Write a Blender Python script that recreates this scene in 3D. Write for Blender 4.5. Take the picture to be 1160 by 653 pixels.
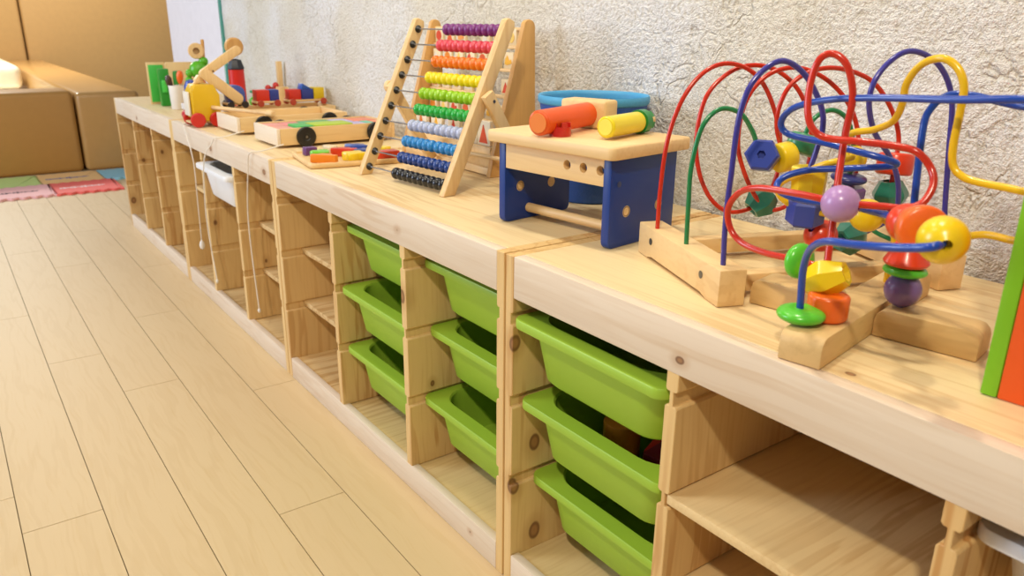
import bpy, bmesh, math, random
from mathutils import Vector, Matrix, noise

for o in list(bpy.data.objects): bpy.data.objects.remove(o)
random.seed(7)
scn = bpy.context.scene
COL = scn.collection
H, D = 0.547, 0.462          # height of the shelf tops, depth to the wall

# ------------------------------------------------------------------ camera
CAM = Vector((0.85245, -0.61147, 0.85012))
R_ = Vector((0.5875028, 0.8091563, 0.010323))
U_ = Vector((-0.2650525, 0.180362, 0.9472152))
F_ = Vector((-0.7645833, 0.5592278, -0.3204321))
cd = bpy.data.cameras.new('camera'); cam = bpy.data.objects.new('camera', cd); COL.objects.link(cam)
m = Matrix((R_, U_, -F_)).transposed().to_4x4(); m.translation = CAM; cam.matrix_world = m
cd.sensor_width = 36; cd.lens = 880.2 / 1160 * 36; cd.clip_start = .02
cd.dof.use_dof = True; cd.dof.focus_distance = 1.15; cd.dof.aperture_fstop = 7.5
scn.camera = cam

# ------------------------------------------------------------------ light
W = bpy.data.worlds.new('world'); scn.world = W; W.use_nodes = True
W.node_tree.nodes['Background'].inputs[0].default_value = (.93, .95, 1.0, 1)
W.node_tree.nodes['Background'].inputs[1].default_value = .20
def area(name, loc, to, size, power, col, sy=None):
    l = bpy.data.lights.new(name, 'AREA'); l.energy = power; l.color = col; l.size = size
    if sy: l.shape = 'RECTANGLE'; l.size_y = sy
    o = bpy.data.objects.new(name, l); COL.objects.link(o); o.location = loc
    o.rotation_euler = (Vector(to) - Vector(loc)).to_track_quat('-Z', 'Y').to_euler(); return o
area('ceiling_spot_near', (1.35, -1.5, 2.45), (.2, .2, .5), .11, 34, (1, .89, .70))
area('ceiling_spot_wall', (.15, .02, 2.45), (.2, .1, .5), .10, 13, (1, .91, .74))
area('ceiling_spot_shelf', (-.9, -.15, 2.45), (-.9, .1, .5), .12, 10, (1, .92, .78))
area('window_daylight', (-2.5, -3.2, 1.6), (-2.1, .2, .45), 1.6, 100, (.72, .82, 1.0))
area('ceiling_panel_floor', (-.6, -1.2, 2.5), (-.6, -.6, 0), .6, 10, (1, .86, .66))
area('play_corner_lamp', (-6.8, -.5, 2.4), (-6.6, -.2, .4), .7, 115, (1, .96, .88))
area('play_corner_wall_fill', (-7.6, 1.0, 2.4), (-9, 0.8, .9), .5, 30, (1, .94, .84))  # unseen fill light added to brighten the far wall pads
scn.view_settings.view_transform = 'Standard'; scn.view_settings.look = 'None'
scn.view_settings.exposure = 0.0; scn.view_settings.gamma = 1; scn.view_settings.use_curve_mapping = False

# ------------------------------------------------------------------ materials
def lin(c):
    if isinstance(c, str): c = tuple(int(c[i:i+2], 16) for i in (0, 2, 4))
    return tuple(((v/255+.055)/1.055)**2.4 if v/255 > .04045 else v/255/12.92 for v in c) + (1,)
MC = {}
class NT:
    def __init__(s, name):
        s.m = bpy.data.materials.new(name); s.m.use_nodes = True
        s.t = s.m.node_tree; s.b = s.t.nodes['Principled BSDF']
    def n(s, ty, **kw):
        nd = s.t.nodes.new(ty)
        for k, v in kw.items():
            if k == 'inp':
                for a, b in v.items():
                    if isinstance(b, bpy.types.NodeSocket): s.t.links.new(b, nd.inputs[a])
                    else: nd.inputs[a].default_value = b
            else: setattr(nd, k, v)
        return nd
    def math(s, op, a, b=0.0, c=None, clamp=False):
        i = {0: a, 1: b}
        if c is not None: i[2] = c
        return s.n('ShaderNodeMath', operation=op, use_clamp=clamp, inp=i).outputs[0]
    def mix(s, f, a, b, mode='MIX'):
        nd = s.n('ShaderNodeMix', data_type='RGBA', blend_type=mode)
        for sock, v in ((nd.inputs[0], f), (nd.inputs[6], a), (nd.inputs[7], b)):
            if isinstance(v, bpy.types.NodeSocket): s.t.links.new(v, sock)
            else: sock.default_value = v
        return nd.outputs[2]
    def ramp(s, f, lo, hi):
        return s.n('ShaderNodeMapRange', interpolation_type='SMOOTHSTEP', inp={0: f, 1: lo, 2: hi, 3: 0.0, 4: 1.0}).outputs[0]
def paint(col, rough=.35, name=None, bump=0, coat=0, metal=0, mottled=.06):
    key = (str(col), rough, bump, coat, metal)
    if key in MC: return MC[key]
    s = NT(name or 'paint_%s' % (col if isinstance(col, str) else '%02x%02x%02x' % tuple(col)))
    tc = s.n('ShaderNodeTexCoord').outputs['Object']
    nz = s.n('ShaderNodeTexNoise', inp={'Vector': tc, 'Scale': 22.0, 'Detail': 3.0}).outputs[0]
    c = lin(col); dk = tuple(v*(1-2*mottled) for v in c[:3]) + (1,)
    s.t.links.new(s.mix(nz, dk, c), s.b.inputs['Base Color'])
    s.b.inputs['Roughness'].default_value = rough
    s.b.inputs['Metallic'].default_value = metal
    s.b.inputs['Coat Weight'].default_value = coat*.5; s.b.inputs['Coat Roughness'].default_value = .15
    if bump:
        n2 = s.n('ShaderNodeTexNoise', inp={'Vector': tc, 'Scale': 160.0, 'Detail': 2.0}).outputs[0]
        bp = s.n('ShaderNodeBump', inp={'Height': n2, 'Strength': bump, 'Distance': .002})
        s.t.links.new(bp.outputs[0], s.b.inputs['Normal'])
    MC[key] = s.m; return s.m
def wood(key, light, dark, axis='X', world=False, knots=(), rough=.5, scale=1.0, contrast=.65):
    if key in MC: return MC[key]
    s = NT(key)
    if world: co = s.n('ShaderNodeNewGeometry').outputs['Position']
    else: co = s.n('ShaderNodeTexCoord').outputs['Object']
    vec = co
    if not world:
        rnd = s.n('ShaderNodeObjectInfo').outputs['Random']
        off = s.n('ShaderNodeCombineXYZ', inp={0: s.math('MULTIPLY', rnd, 7.0), 1: s.math('MULTIPLY', rnd, 3.0), 2: s.math('MULTIPLY', rnd, 5.0)}).outputs[0]
        vec = s.n('ShaderNodeVectorMath', operation='ADD', inp={0: co, 1: off}).outputs[0]
    def sc(a, b):
        return {'X': (a, b, b), 'Y': (b, a, b), 'Z': (b, b, a)}[axis]
    warp = s.n('ShaderNodeTexNoise', inp={'Vector': vec, 'Scale': 3.0*scale}).outputs['Color']
    w2 = s.n('ShaderNodeVectorMath', operation='MULTIPLY_ADD', inp={0: warp, 1: (.035, .035, .035), 2: vec}).outputs[0]
    def mp(a, b): return s.n('ShaderNodeMapping', inp={'Vector': w2, 'Scale': sc(a*scale, b*scale)}).outputs[0]
    n1 = s.n('ShaderNodeTexNoise', inp={'Vector': mp(1.2, 22), 'Scale': 1.0, 'Detail': 3.0, 'Roughness': .55}).outputs[0]
    n2 = s.n('ShaderNodeTexNoise', inp={'Vector': mp(5, 190), 'Scale': 1.0, 'Detail': 2.0}).outputs[0]
    n3 = s.n('ShaderNodeTexNoise', inp={'Vector': mp(1.5, 3.5), 'Scale': 1.0, 'Detail': 1.0}).outputs[0]
    rings = s.math('SINE', s.math('MULTIPLY', n1, 34.0))
    rg = s.ramp(rings, .1, 1.0)
    f = s.math('MULTIPLY', rg, s.ramp(n3, .30, .72))
    f = s.math('ADD', s.math('MULTIPLY', f, contrast), s.math('MULTIPLY', s.ramp(n2, .45, .8), .20), clamp=True)
    c = s.mix(f, lin(light), lin(dark))
    c = s.mix(s.math('MULTIPLY', s.ramp(n3, .35, .75), .25), c, lin(dark))
    for (kx, ky, kz, kr) in knots:
        dv = s.n('ShaderNodeVectorMath', operation='SUBTRACT', inp={0: w2, 1: (kx+.0175, ky+.0175, kz+.0175)}).outputs[0]
        el = {'X': (.7, 1, 1), 'Y': (1, .7, 1), 'Z': (1, 1, .7)}[axis]
        dv = s.n('ShaderNodeVectorMath', operation='MULTIPLY', inp={0: dv, 1: el}).outputs[0]
        ln = s.n('ShaderNodeVectorMath', operation='LENGTH', inp={0: dv}).outputs['Value']
        halo = s.math('SUBTRACT', 1.0, s.ramp(ln, kr*.9, kr*2.6))
        core = s.math('SUBTRACT', 1.0, s.ramp(ln, kr*.75, kr*1.05))
        ring = s.math('SINE', s.math('MULTIPLY', ln, 3.0/kr*2))
        c = s.mix(s.math('MULTIPLY', halo, .35), c, lin('b07a3c'))
        c = s.mix(s.math('MULTIPLY', core, .85), c, s.mix(s.ramp(ring, -1.0, 1.0), lin('6e4222'), lin('9c6a3c')))
    s.t.links.new(c, s.b.inputs['Base Color'])
    s.b.inputs['Roughness'].default_value = rough
    bp = s.n('ShaderNodeBump', inp={'Height': n2, 'Strength': .08, 'Distance': .001})
    s.t.links.new(bp.outputs[0], s.b.inputs['Normal'])
    MC[key] = s.m; return s.m

PL_, PD_ = 'ebd3a2', 'c99c5c'      # pine light / dark grain
KN = [(.018, .0047, .414, .011), (.018, .048, .241, .011), (.018, .008, .177, .011), (.018, .052, .078, .012),
      (-.313, .008, .392, .011), (-2.80, .02, .111, .012), (-1.87, .045, .418, .010), (-1.25, .03, .43, .008), (.326, .11, .449, .004), (-.915, .05, .47, .008), (.64, .05, .25, .008), (-.61, .09, .30, .007), (-1.55, .02, .27, .010), (-1.24, .06, .22, .007), (-2.18, .03, .40, .009), (-2.49, .02, .33, .008), (-.92, .12, .14, .008), (-.31, .05, .21, .006)]
KX = [(.327, 0, .504, .0055), (-.322, 0, .514, .006), (-1.44, 0, .512, .009), (-1.0, 0, .510, .008), (-.1, 0, .022, .004), (-2.40, 0, .505, .006), (-.40, .30, .547, .006), (.50, .03, .547, .004)]
M_px = wood('pine_lengthwise', PL_, PD_, 'X', True, KX, contrast=.6)
M_pz = wood('pine_upright', 'e8c587', 'be8544', 'Z', True, KN, contrast=.75)
M_py = wood('pine_shelf', 'e8cb94', 'b98a4c', 'Y', True, [(.50, .2, .33, .004)])
M_rail = wood('pine_front_rail', 'e6d5be', 'c9a67c', 'X', True, KX, contrast=.4)
M_toy = wood('toy_maple', 'ecca92', 'cfa065', 'X', contrast=.4)
M_toyz = wood('toy_maple_upright', 'e9c88e', 'cfa065', 'Z', contrast=.4)
M_toyy = wood('toy_maple_crosswise', 'e8c68c', 'cfa065', 'Y', contrast=.4)
M_honey = wood('honey_wood', 'd9a862', 'b57d3c', 'Z', contrast=.5)
M_base = wood('worn_base_wood', 'dcb87c', 'b08850', 'Y', contrast=.5)
M_basex = wood('worn_base_wood_long', 'dcb87c', 'b08850', 'X', contrast=.5)

# ------------------------------------------------------------------ mesh helpers
def finish(bm, bevel=0, seg=2, ang=35):
    bmesh.ops.remove_doubles(bm, verts=bm.verts, dist=1e-6)
    bmesh.ops.recalc_face_normals(bm, faces=bm.faces)
    if bevel:
        es = [e for e in bm.edges if len(e.link_faces) == 2 and e.calc_face_angle(0) > math.radians(40)]
        if es: bmesh.ops.bevel(bm, geom=es, offset=bevel, segments=seg, profile=.5, affect='EDGES', clamp_overlap=True)
    for f in bm.faces: f.smooth = True
    for e in bm.edges:
        e.smooth = not (len(e.link_faces) == 2 and e.calc_face_angle(0) > math.radians(ang))
def obj(name, bm, mat, parent=None, bevel=0, seg=2, ang=35):
    finish(bm, bevel, seg, ang)
    me = bpy.data.meshes.new(name); bm.to_mesh(me); bm.free()
    for mt in (mat if isinstance(mat, (list, tuple)) else [mat]): me.materials.append(mt)
    o = bpy.data.objects.new(name, me); COL.objects.link(o)
    if parent: o.parent = parent
    return o
def thing(name, label, cat, loc=(0, 0, 0), rz=0, group=None):
    o = bpy.data.objects.new(name, None); COL.objects.link(o); o.empty_display_size = .02
    o.location = loc; o.rotation_euler = (0, 0, rz); return tag(o, label, cat, group)
def tag(o, label, cat, group=None):
    o['label'] = label; o['category'] = cat
    if group: o['group'] = group
    return o
def struct(o): o['kind'] = 'structure'; return o
def BM(): return bmesh.new()
def box(bm, x0, x1, y0, y1, z0, z1, M=None):
    vs = [bm.verts.new(p) for p in ((x0,y0,z0),(x1,y0,z0),(x1,y1,z0),(x0,y1,z0),(x0,y0,z1),(x1,y0,z1),(x1,y1,z1),(x0,y1,z1))]
    for f in ((0,3,2,1),(4,5,6,7),(0,1,5,4),(1,2,6,5),(2,3,7,6),(3,0,4,7)): bm.faces.new([vs[i] for i in f])
    if M: bmesh.ops.transform(bm, matrix=M, verts=vs)
    return bm
def prism(bm, pts, a0, a1, plane='XY', M=None):
    def P(p, a): return {'XY': (p[0], p[1], a), 'XZ': (p[0], a, p[1]), 'YZ': (a, p[0], p[1])}[plane]
    A = [bm.verts.new(P(p, a0)) for p in pts]; B = [bm.verts.new(P(p, a1)) for p in pts]
    bm.faces.new(A); bm.faces.new(B)
    for i in range(len(pts)):
        j = (i+1) % len(pts); bm.faces.new((A[i], A[j], B[j], B[i]))
    if M: bmesh.ops.transform(bm, matrix=M, verts=A+B)
    return bm
def loft(bm, rings, cap0=True, cap1=True):
    V = [[bm.verts.new(p) for p in r] for r in rings]; n = len(V[0])
    for a, b in zip(V, V[1:]):
        for i in range(n): bm.faces.new((a[i], a[(i+1) % n], b[(i+1) % n], b[i]))
    if cap0: bm.faces.new(V[0])
    if cap1: bm.faces.new(V[-1])
    return bm
def frame_of(d):
    d = Vector(d).normalized(); a = Vector((0, 0, 1)) if abs(d.z) < .9 else Vector((1, 0, 0))
    x = a.cross(d).normalized(); return x, d.cross(x), d
def lathe(bm, prof, p0=(0,0,0), axis=(0,0,1), seg=24):
    x, y, z = frame_of(axis); p0 = Vector(p0)
    rings = [[p0 + z*h + (x*math.cos(2*math.pi*i/seg) + y*math.sin(2*math.pi*i/seg))*max(r, 1e-5) for i in range(seg)] for r, h in prof]
    return loft(bm, rings)
def rod(bm, p0, p1, r, seg=16, ch=0):
    p0, p1 = Vector(p0), Vector(p1); L = (p1-p0).length
    prof = [(r-ch, 0), (r, ch), (r, L-ch), (r-ch, L)] if ch else [(r, 0), (r, L)]
    return lathe(bm, prof, p0, p1-p0, seg)
def crom(pts, k=8):
    P = [Vector(p) for p in pts]; P = [P[0]*2-P[1]] + P + [P[-1]*2-P[-2]]; out = []
    for i in range(1, len(P)-2):
        for j in range(k):
            t = j/k; a, b, c, d = P[i-1:i+3]
            out.append(.5*((2*b) + (c-a)*t + (2*a-5*b+4*c-d)*t*t + (3*b-a-3*c+d)*t**3))
    out.append(P[-2]); return out
def tube(bm, pts, r, seg=10, k=8):
    C = crom(pts, k); N = len(C); up = None; rings = []
    for i, p in enumerate(C):
        t = (C[min(i+1, N-1)] - C[max(i-1, 0)]).normalized()
        if up is None: up = frame_of(t)[0]
        up = (up - t*up.dot(t)).normalized(); v = t.cross(up)
        rings.append([p + (up*math.cos(2*math.pi*j/seg) + v*math.sin(2*math.pi*j/seg))*r for j in range(seg)])
    return loft(bm, rings)
def rr(w, d, r, z, cx=0, cy=0, n=6):
    pts = []
    for sx, sy, a0 in ((1, 1, 0), (-1, 1, 90), (-1, -1, 180), (1, -1, 270)):
        for i in range(n+1):
            a = math.radians(a0 + 90*i/n)
            pts.append((cx + sx*(w/2-r) + r*math.cos(a), cy + sy*(d/2-r) + r*math.sin(a), z))
    return pts
def circ(c, r, n=20): return [(c[0]+r*math.cos(2*math.pi*i/n), c[1]+r*math.sin(2*math.pi*i/n)) for i in range(n)]
def cut(o, cutter_bm):
    finish(cutter_bm)
    me = bpy.data.meshes.new('cut'); cutter_bm.to_mesh(me); cutter_bm.free()
    c = bpy.data.objects.new('cut', me); COL.objects.link(c)
    md = o.modifiers.new('b', 'BOOLEAN'); md.operation = 'DIFFERENCE'; md.object = c; md.solver = 'EXACT'
    c.parent = o.parent
    bpy.context.view_layer.update()
    dg = bpy.context.evaluated_depsgraph_get()
    new = bpy.data.meshes.new_from_object(o.evaluated_get(dg)); o.modifiers.clear(); o.data = new
    bpy.data.objects.remove(c); bpy.data.meshes.remove(me)
    bm = bmesh.new(); bm.from_mesh(new)
    for f in bm.faces: f.smooth = True
    for e in bm.edges: e.smooth = not (len(e.link_faces) == 2 and e.calc_face_angle(0) > math.radians(35))
    bm.to_mesh(new); bm.free()

# ------------------------------------------------------------------ setting: floor
def floor_mat():
    s = NT('floor_laminate')
    g = s.n('ShaderNodeNewGeometry'); rnd = g.outputs['Random Per Island']; pos = g.outputs['Position']
    off = s.n('ShaderNodeCombineXYZ', inp={0: s.math('MULTIPLY', rnd, 9.0), 1: s.math('MULTIPLY', rnd, 4.0)}).outputs[0]
    v = s.n('ShaderNodeVectorMath', operation='ADD', inp={0: pos, 1: off}).outputs[0]
    wp = s.n('ShaderNodeTexNoise', inp={'Vector': v, 'Scale': 4.0}).outputs['Color']
    v = s.n('ShaderNodeVectorMath', operation='MULTIPLY_ADD', inp={0: wp, 1: (.05, .05, .05), 2: v}).outputs[0]
    mp = s.n('ShaderNodeMapping', inp={'Vector': v, 'Scale': (1.3, 13, 1)}).outputs[0]
    n1 = s.n('ShaderNodeTexNoise', inp={'Vector': mp, 'Scale': 1.0, 'Detail': 4.0}).outputs[0]
    mp2 = s.n('ShaderNodeMapping', inp={'Vector': v, 'Scale': (9, 150, 1)}).outputs[0]
    n2 = s.n('ShaderNodeTexNoise', inp={'Vector': mp2, 'Scale': 1.0, 'Detail': 2.0}).outputs[0]
    rg = s.ramp(s.math('SINE', s.math('MULTIPLY', n1, 40.0)), .3, 1.0)
    c = s.mix(s.math('MULTIPLY', rg, .17), lin('d2b88c'), lin('bd9c68'))
    c = s.mix(s.math('MULTIPLY', s.ramp(n2, .5, .8), .3), c, lin('c5a268'))
    c = s.mix(s.math('MULTIPLY', rnd, .22), c, lin('cfb286'))
    s.t.links.new(c, s.b.inputs['Base Color']); s.b.inputs['Roughness'].default_value = .52
    return s.m
bm = BM()
seam0, pw, pl = .019, .1283, 1.22
offs = {0: -.90, 1: -.37, 2: -1.07, 3: -1.353, 4: -.572, 5: -.71}
for r in range(-5, 22):
    y1 = seam0 - r*pw; y0 = y1 - pw
    o0 = offs.get(r, random.random()*1.22)
    x = o0 - pl*9
    while x < 2.2:
        a, b = max(x, -9.2), min(x+pl, 2.2)
        if b > a+.01:
            g = .0008; vs = [bm.verts.new(p) for p in ((a+g, y0+g, 0), (b-g, y0+g, 0), (b-g, y1-g, 0), (a+g, y1-g, 0))]
            bm.faces.new(vs)
            lo = [bm.verts.new(p) for p in ((a+g, y0+g, -.004), (b-g, y0+g, -.004), (b-g, y1-g, -.004), (a+g, y1-g, -.004))]
            for i in range(4): bm.faces.new((vs[i], lo[i], lo[(i+1) % 4], vs[(i+1) % 4]))
        x += pl
fl = struct(obj('floor', bm, floor_mat()))
sub = obj('floor_underlay', box(BM(), -9.2, 2.2, -2.8, .66, -.03, -.0035), paint('7d6a48', .8), fl)

# stuccoed wall
def stucco():
    s = NT('rough_trowelled_plaster')
    tc = s.n('ShaderNodeNewGeometry').outputs['Position']
    n1 = s.n('ShaderNodeTexNoise', inp={'Vector': tc, 'Scale': 150.0, 'Detail': 3.0, 'Roughness': .6}).outputs[0]
    n3 = s.n('ShaderNodeTexNoise', inp={'Vector': tc, 'Scale': 420.0, 'Detail': 1.0}).outputs[0]
    n4 = s.n('ShaderNodeTexNoise', inp={'Vector': tc, 'Scale': 16.0, 'Detail': 3.0, 'Distortion': .8}).outputs[0]
    groove = s.math('SUBTRACT', 1.0, s.ramp(s.math('ABSOLUTE', s.math('SUBTRACT', n4, .5)), .0, .05))
    gm = s.n('ShaderNodeTexNoise', inp={'Vector': tc, 'Scale': 7.0, 'Detail': 1.0}).outputs[0]
    groove = s.math('MULTIPLY', groove, s.ramp(gm, .46, .62))
    hgt = s.math('ADD', s.math('MULTIPLY', n1, 1.0), s.math('MULTIPLY', n3, .35))
    hgt = s.math('SUBTRACT', hgt, s.math('MULTIPLY', groove, .45))
    n2 = s.n('ShaderNodeTexNoise', inp={'Vector': tc, 'Scale': 2.5, 'Detail': 3.0}).outputs[0]
    c = s.mix(s.ramp(n2, .35, .65), lin('e3ddce'), lin('ecebea'))
    c = s.mix(s.math('MULTIPLY', s.ramp(n1, .30, .55), .9), s.mix(.5, c, lin('b8aa8c')), c)
    c = s.mix(s.math('MULTIPLY', groove, .18), c, lin('bfb08c'))
    s.t.links.new(c, s.b.inputs['Base Color']); s.b.inputs['Roughness'].default_value = .85
    bp = s.n('ShaderNodeBump', inp={'Height': hgt, 'Strength': 1.0, 'Distance': .006})
    s.t.links.new(bp.outputs[0], s.b.inputs['Normal']); return s.m
bm = BM(); st = .0085
xs = [-2.735 + i*st for i in range(int((2.2+2.735)/st)+1)]
zs = [0, .15, .3, .45] + [.5 + i*st for i in range(60)] + [1.03, 1.1, 1.4, 1.8, 2.5]
grid = []
for z in zs:
    row = []
    for x in xs:
        p = Vector((x*34, z*34, 3.1))
        w = noise.noise_vector(p*.4)*.5
        a = noise.noise(p + w); b = noise.noise(p*2.3 + w*2)
        hgt = a*.0016 + b*.0013 + noise.noise(p*.25)*.004 + .004
        row.append(bm.verts.new((x, D - hgt, z)))
    grid.append(row)
for i in range(len(zs)-1):
    for j in range(len(xs)-1): bm.faces.new((grid[i][j], grid[i][j+1], grid[i+1][j+1], grid[i+1][j]))
wl = obj('wall_back', bm, stucco(), ang=180); struct(wl)
wb = obj('wall_core', box(BM(), -2.735, 2.2, D+.012, D+.12, 0, 2.5), paint('dddad2', .9), wl)
struct(obj('wall_white', box(BM(), -3.77, -2.76, D+.02, D+.12, 0, 2.5), paint('eeecf2', .6)))
struct(obj('trim_1', box(BM(), -2.757, -2.737, D-.012, D+.12, 0, 2.5), paint('4fa39a', .25)))
# padded far wall of the play corner
M_tan = paint('c59c62', .42, 'tan_leatherette', bump=.15); M_cream = paint('f4efe4', .45, 'cream_leatherette', bump=.1); M_blk_pad = paint('b5843e', .45, 'tan_leatherette_shaded', bump=.15)  # block padding is the wall tan darkened, shade put into its colour
fw = struct(obj('wall_far', box(BM(), -9.2, -9.1, -2.8, 2.6, 0, 2.5), paint('b08a55', .8)))
for i, (a, b) in enumerate(((-2.75, -1.75), (-1.735, .268), (.282, 2.3))):
    p = obj('wall_pad', box(BM(), -9.1, -9.0, a, b, 0, 2.2), M_tan, bevel=.03, seg=3)
    tag(p, ['tan padded wall panel at the far left end of the play corner', 'tan padded wall panel left of the seam in the top left corner',
            'large tan padded wall panel between the seam and the white wall'][i], 'padding')
# padded blocks
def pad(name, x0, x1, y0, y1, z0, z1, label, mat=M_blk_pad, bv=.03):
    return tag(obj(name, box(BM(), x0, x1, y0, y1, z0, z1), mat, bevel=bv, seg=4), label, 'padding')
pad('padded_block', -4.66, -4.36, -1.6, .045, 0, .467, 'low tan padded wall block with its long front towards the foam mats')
pad('padded_block', -8.98, -4.36, .055, .40, 0, .455, 'long tan padded block running back beside the shelves to the padded wall', paint('bd9154', .26, 'tan_leatherette_light', bump=.1))
pad('padded_platform', -8.98, -4.68, -1.6, .05, 0, .30, 'cream padded platform glowing inside the tan padded blocks', M_cream)
pad('padded_cushion', -8.6, -6.9, -.9, .02, .30, .50, 'cream rounded cushion on the platform at the left edge of the photo', paint('f6e9c6', .45), .06)

# foam mats
def mat_tile(x0, y0, s, col, label, pr=None):
    n = 6; pts = []
    def side(ax, ay, bx, by, nx, ny):
        for i in range(n*6):
            t = i/(n*6); w = .010*math.sin(t*n*2*math.pi)
            pts.append((ax+(bx-ax)*t+nx*w, ay+(by-ay)*t+ny*w))
    side(x0, y0, x0+s, y0, 0, 1); side(x0+s, y0, x0+s, y0+s, 1, 0); side(x0+s, y0+s, x0, y0+s, 0, 1); side(x0, y0+s, x0, y0, 1, 0)
    o = tag(obj('foam_mat_tile', prism(BM(), pts, .0005, .013), paint(col, .7, bump=.3)), label, 'mat', 'foam floor mat tiles')
    if pr:
        b = BM(); cy = y0+s*.42; cx = x0+s*.55
        for k in range(13):
            yy = cy - .10 + k*.0165; hh = [.02, .03, .016, .026, .034, .014, .03, .045, .02, .028, .015, .024, .012][k]
            box(b, cx-hh/2, cx+hh/2, yy, yy+.011, .0128, .0138)
            box(b, cx-.004, cx+.004, yy, yy+.0165, .0128, .0137)
        obj('printed_word', b, paint(pr, .7), o)
    return o
S = .31; X0 = -3.66 - S
cols = [['e8b04c', 'd98fa8', 'f2b8b4', 'f06a60', 'f0b048'], ['c8d080', 'a8d07c', 'c4da84', 'f2c482', '90c4d0']]
nm = [['amber foam tile at the left of the front row, outside the frame', 'magenta foam tile left of the pink one', 'pink foam mat tile with small dark lettering, front row',
       'red foam mat tile with white lettering, front row beside the shelves', 'amber foam tile hidden behind the shelf end'],
      ['olive foam tile at the left end of the back row', 'grass green foam tile in the back row', 'light green foam mat tile behind the pink one', 'orange foam mat tile with a blue print behind the red one', 'light blue foam mat tile at the right end of the back row']]
for r in range(2):
    for k in range(2, 5):
        yy = -.187 + (k-3)*S + (0 if r == 0 else -.03)
        if k == 4 and r == 0: continue
        pr = {(0, 2): '4a3038', (0, 3): 'f8e8e0', (1, 3): '4a5aa0'}.get((r, k))
        mat_tile(X0 - r*(S+.002), yy, S-.002, cols[r][k], nm[r][k], pr)

# ------------------------------------------------------------------ storage frames
GZ = (.4525, .3215, .1865)      # groove centres
def panel_profile(x0, t, left, right, h0=0.0, h1=H-.0005):
    g, hw, ch = .0062, .0088, .003
    R = []; L = []
    for z in sorted(GZ):
        if right: R += [(x0+t, z-hw-ch), (x0+t-g*.35, z-hw), (x0+t-g, z-hw), (x0+t-g, z+hw), (x0+t-g*.35, z+hw), (x0+t, z+hw+ch)]
        if left: L += [(x0, z-hw-ch), (x0+g*.35, z-hw), (x0+g, z-hw), (x0+g, z+hw), (x0+g*.35, z+hw), (x0, z+hw+ch)]
    return [(x0, h0), (x0+t, h0)] + R + [(x0+t, h1), (x0, h1)] + L[::-1]
DV = (.312, .620)
def frame(x0, label, shelves=()):
    t = thing('storage_rack', label, 'shelving', (x0, 0, 0), 0, 'pine storage frames in a row along the wall')
    Lx = .937; a = .0015
    obj('side_panel', prism(BM(), panel_profile(a, .018, False, True), 0, .44, 'XZ'), M_pz, t, .0008, 1)
    obj('side_panel', prism(BM(), panel_profile(Lx-.018, .018, True, False), 0, .44, 'XZ'), M_pz, t, .0008, 1)
    for dx in DV:
        obj('divider', prism(BM(), panel_profile(dx, .018, True, True, .05, H-.0185), .001, .43, 'XZ'), M_pz, t, .0008, 1)
    obj('top_rail', box(BM(), a+.0185, Lx-.0185, 0, .019, H-.062, H-.0003), M_rail, t, .0015)
    obj('top_panel', box(BM(), a+.0185, Lx-.0185, .0192, .44, H-.018, H-.0003), M_px, t, .0006, 1)
    obj('bottom_rail', box(BM(), a+.0185, Lx-.0185, 0, .016, 0, .052), M_rail, t, .0015)
    obj('bottom_panel', box(BM(), a+.0185, Lx-.0185, .0165, .44, .034, .0485), M_py, t, .0006, 1)
    obj('back_rail', box(BM(), a+.0185, Lx-.0185, .424, .44, .43, H-.0185), M_px, t, .001)
    edges = [a+.018-.004, DV[0], DV[0]+.018-.004, DV[1], DV[1]+.018-.004, Lx-.018]
    for (c, zt, y0) in shelves:
        xa = [a+.018, DV[0]+.018, DV[1]+.018][c]-.0035; xb = [DV[0], DV[1], Lx-.018][c]+.0035
        obj('shelf', box(BM(), xa, xb, y0, .435, zt-.0125, zt), M_py, t, .001)
    return t
frame(0, 'nearest pine storage frame, with the bead mazes and the toy workbench on top', [(1, .330, .002), (1, .195, .03)])
frame(-.94, 'second nearest pine storage frame, with the abacus on top and six green bins in it', [(0, .330, .052), (0, .195, .047)])
frame(-1.88, 'third nearest pine storage frame, with cords hanging down and one white bin in it', [(0, .330, .05), (2, .330, .055), (2, .195, .055)])
frame(-2.82, 'farthest pine storage frame, beside the foam mats, with the green toy panel on top', [])

# bins
def bin_bm(k=1.0, depth=.095):
    cy = .21; b = BM()
    rings = [rr(.228, .348, .034, -depth, 0, cy), rr(.242, .362, .038, -depth+.007, 0, cy), rr(.264, .384, .040, -.020, 0, cy), rr(.266, .386, .040, -.0105, 0, cy),
             rr(.280, .410, .016, -.0105, 0, cy), rr(.284, .414, .016, -.0135, 0, cy), rr(.290, .4185, .017, -.0135, 0, cy), rr(.2915, .420, .018, -.0115, 0, cy), rr(.2915, .420, .018, -.002, 0, cy), rr(.289, .418, .017, 0, 0, cy),
             rr(.254, .366, .050, 0, 0, cy), rr(.250, .362, .050, -.003, 0, cy), rr(.248, .358, .044, -.022, 0, cy), rr(.229, .343, .034, -depth+.005, 0, cy)]
    return loft(b, rings)
M_green = paint('9fc53c', .45, 'green_plastic', mottled=.02); M_wplas = paint('eef0f2', .4, 'white_plastic', mottled=.01)
bin0 = None
def place_bin(x, y, z, label, mat=M_green, group='green plastic bins in the storage frames'):
    global bin0
    if bin0 is None: bin0 = bpy.data.meshes.new('storage_bin'); b = bin_bm(); finish(b, ang=40); b.to_mesh(bin0); b.free()
    me = bin0 if mat is M_green else bin0.copy()
    if not me.materials: me.materials.append(mat)
    else: me.materials[0] = mat
    o = bpy.data.objects.new('storage_bin', me); COL.objects.link(o); o.location = (x, y, z)
    return tag(o, label, 'bin', group)
cA = (.0195+.312)/2; cB2 = -.94+(.330+.620)/2; cB3 = -.94+(.638+.919)/2
row = ['top', 'middle', 'bottom']
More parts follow.
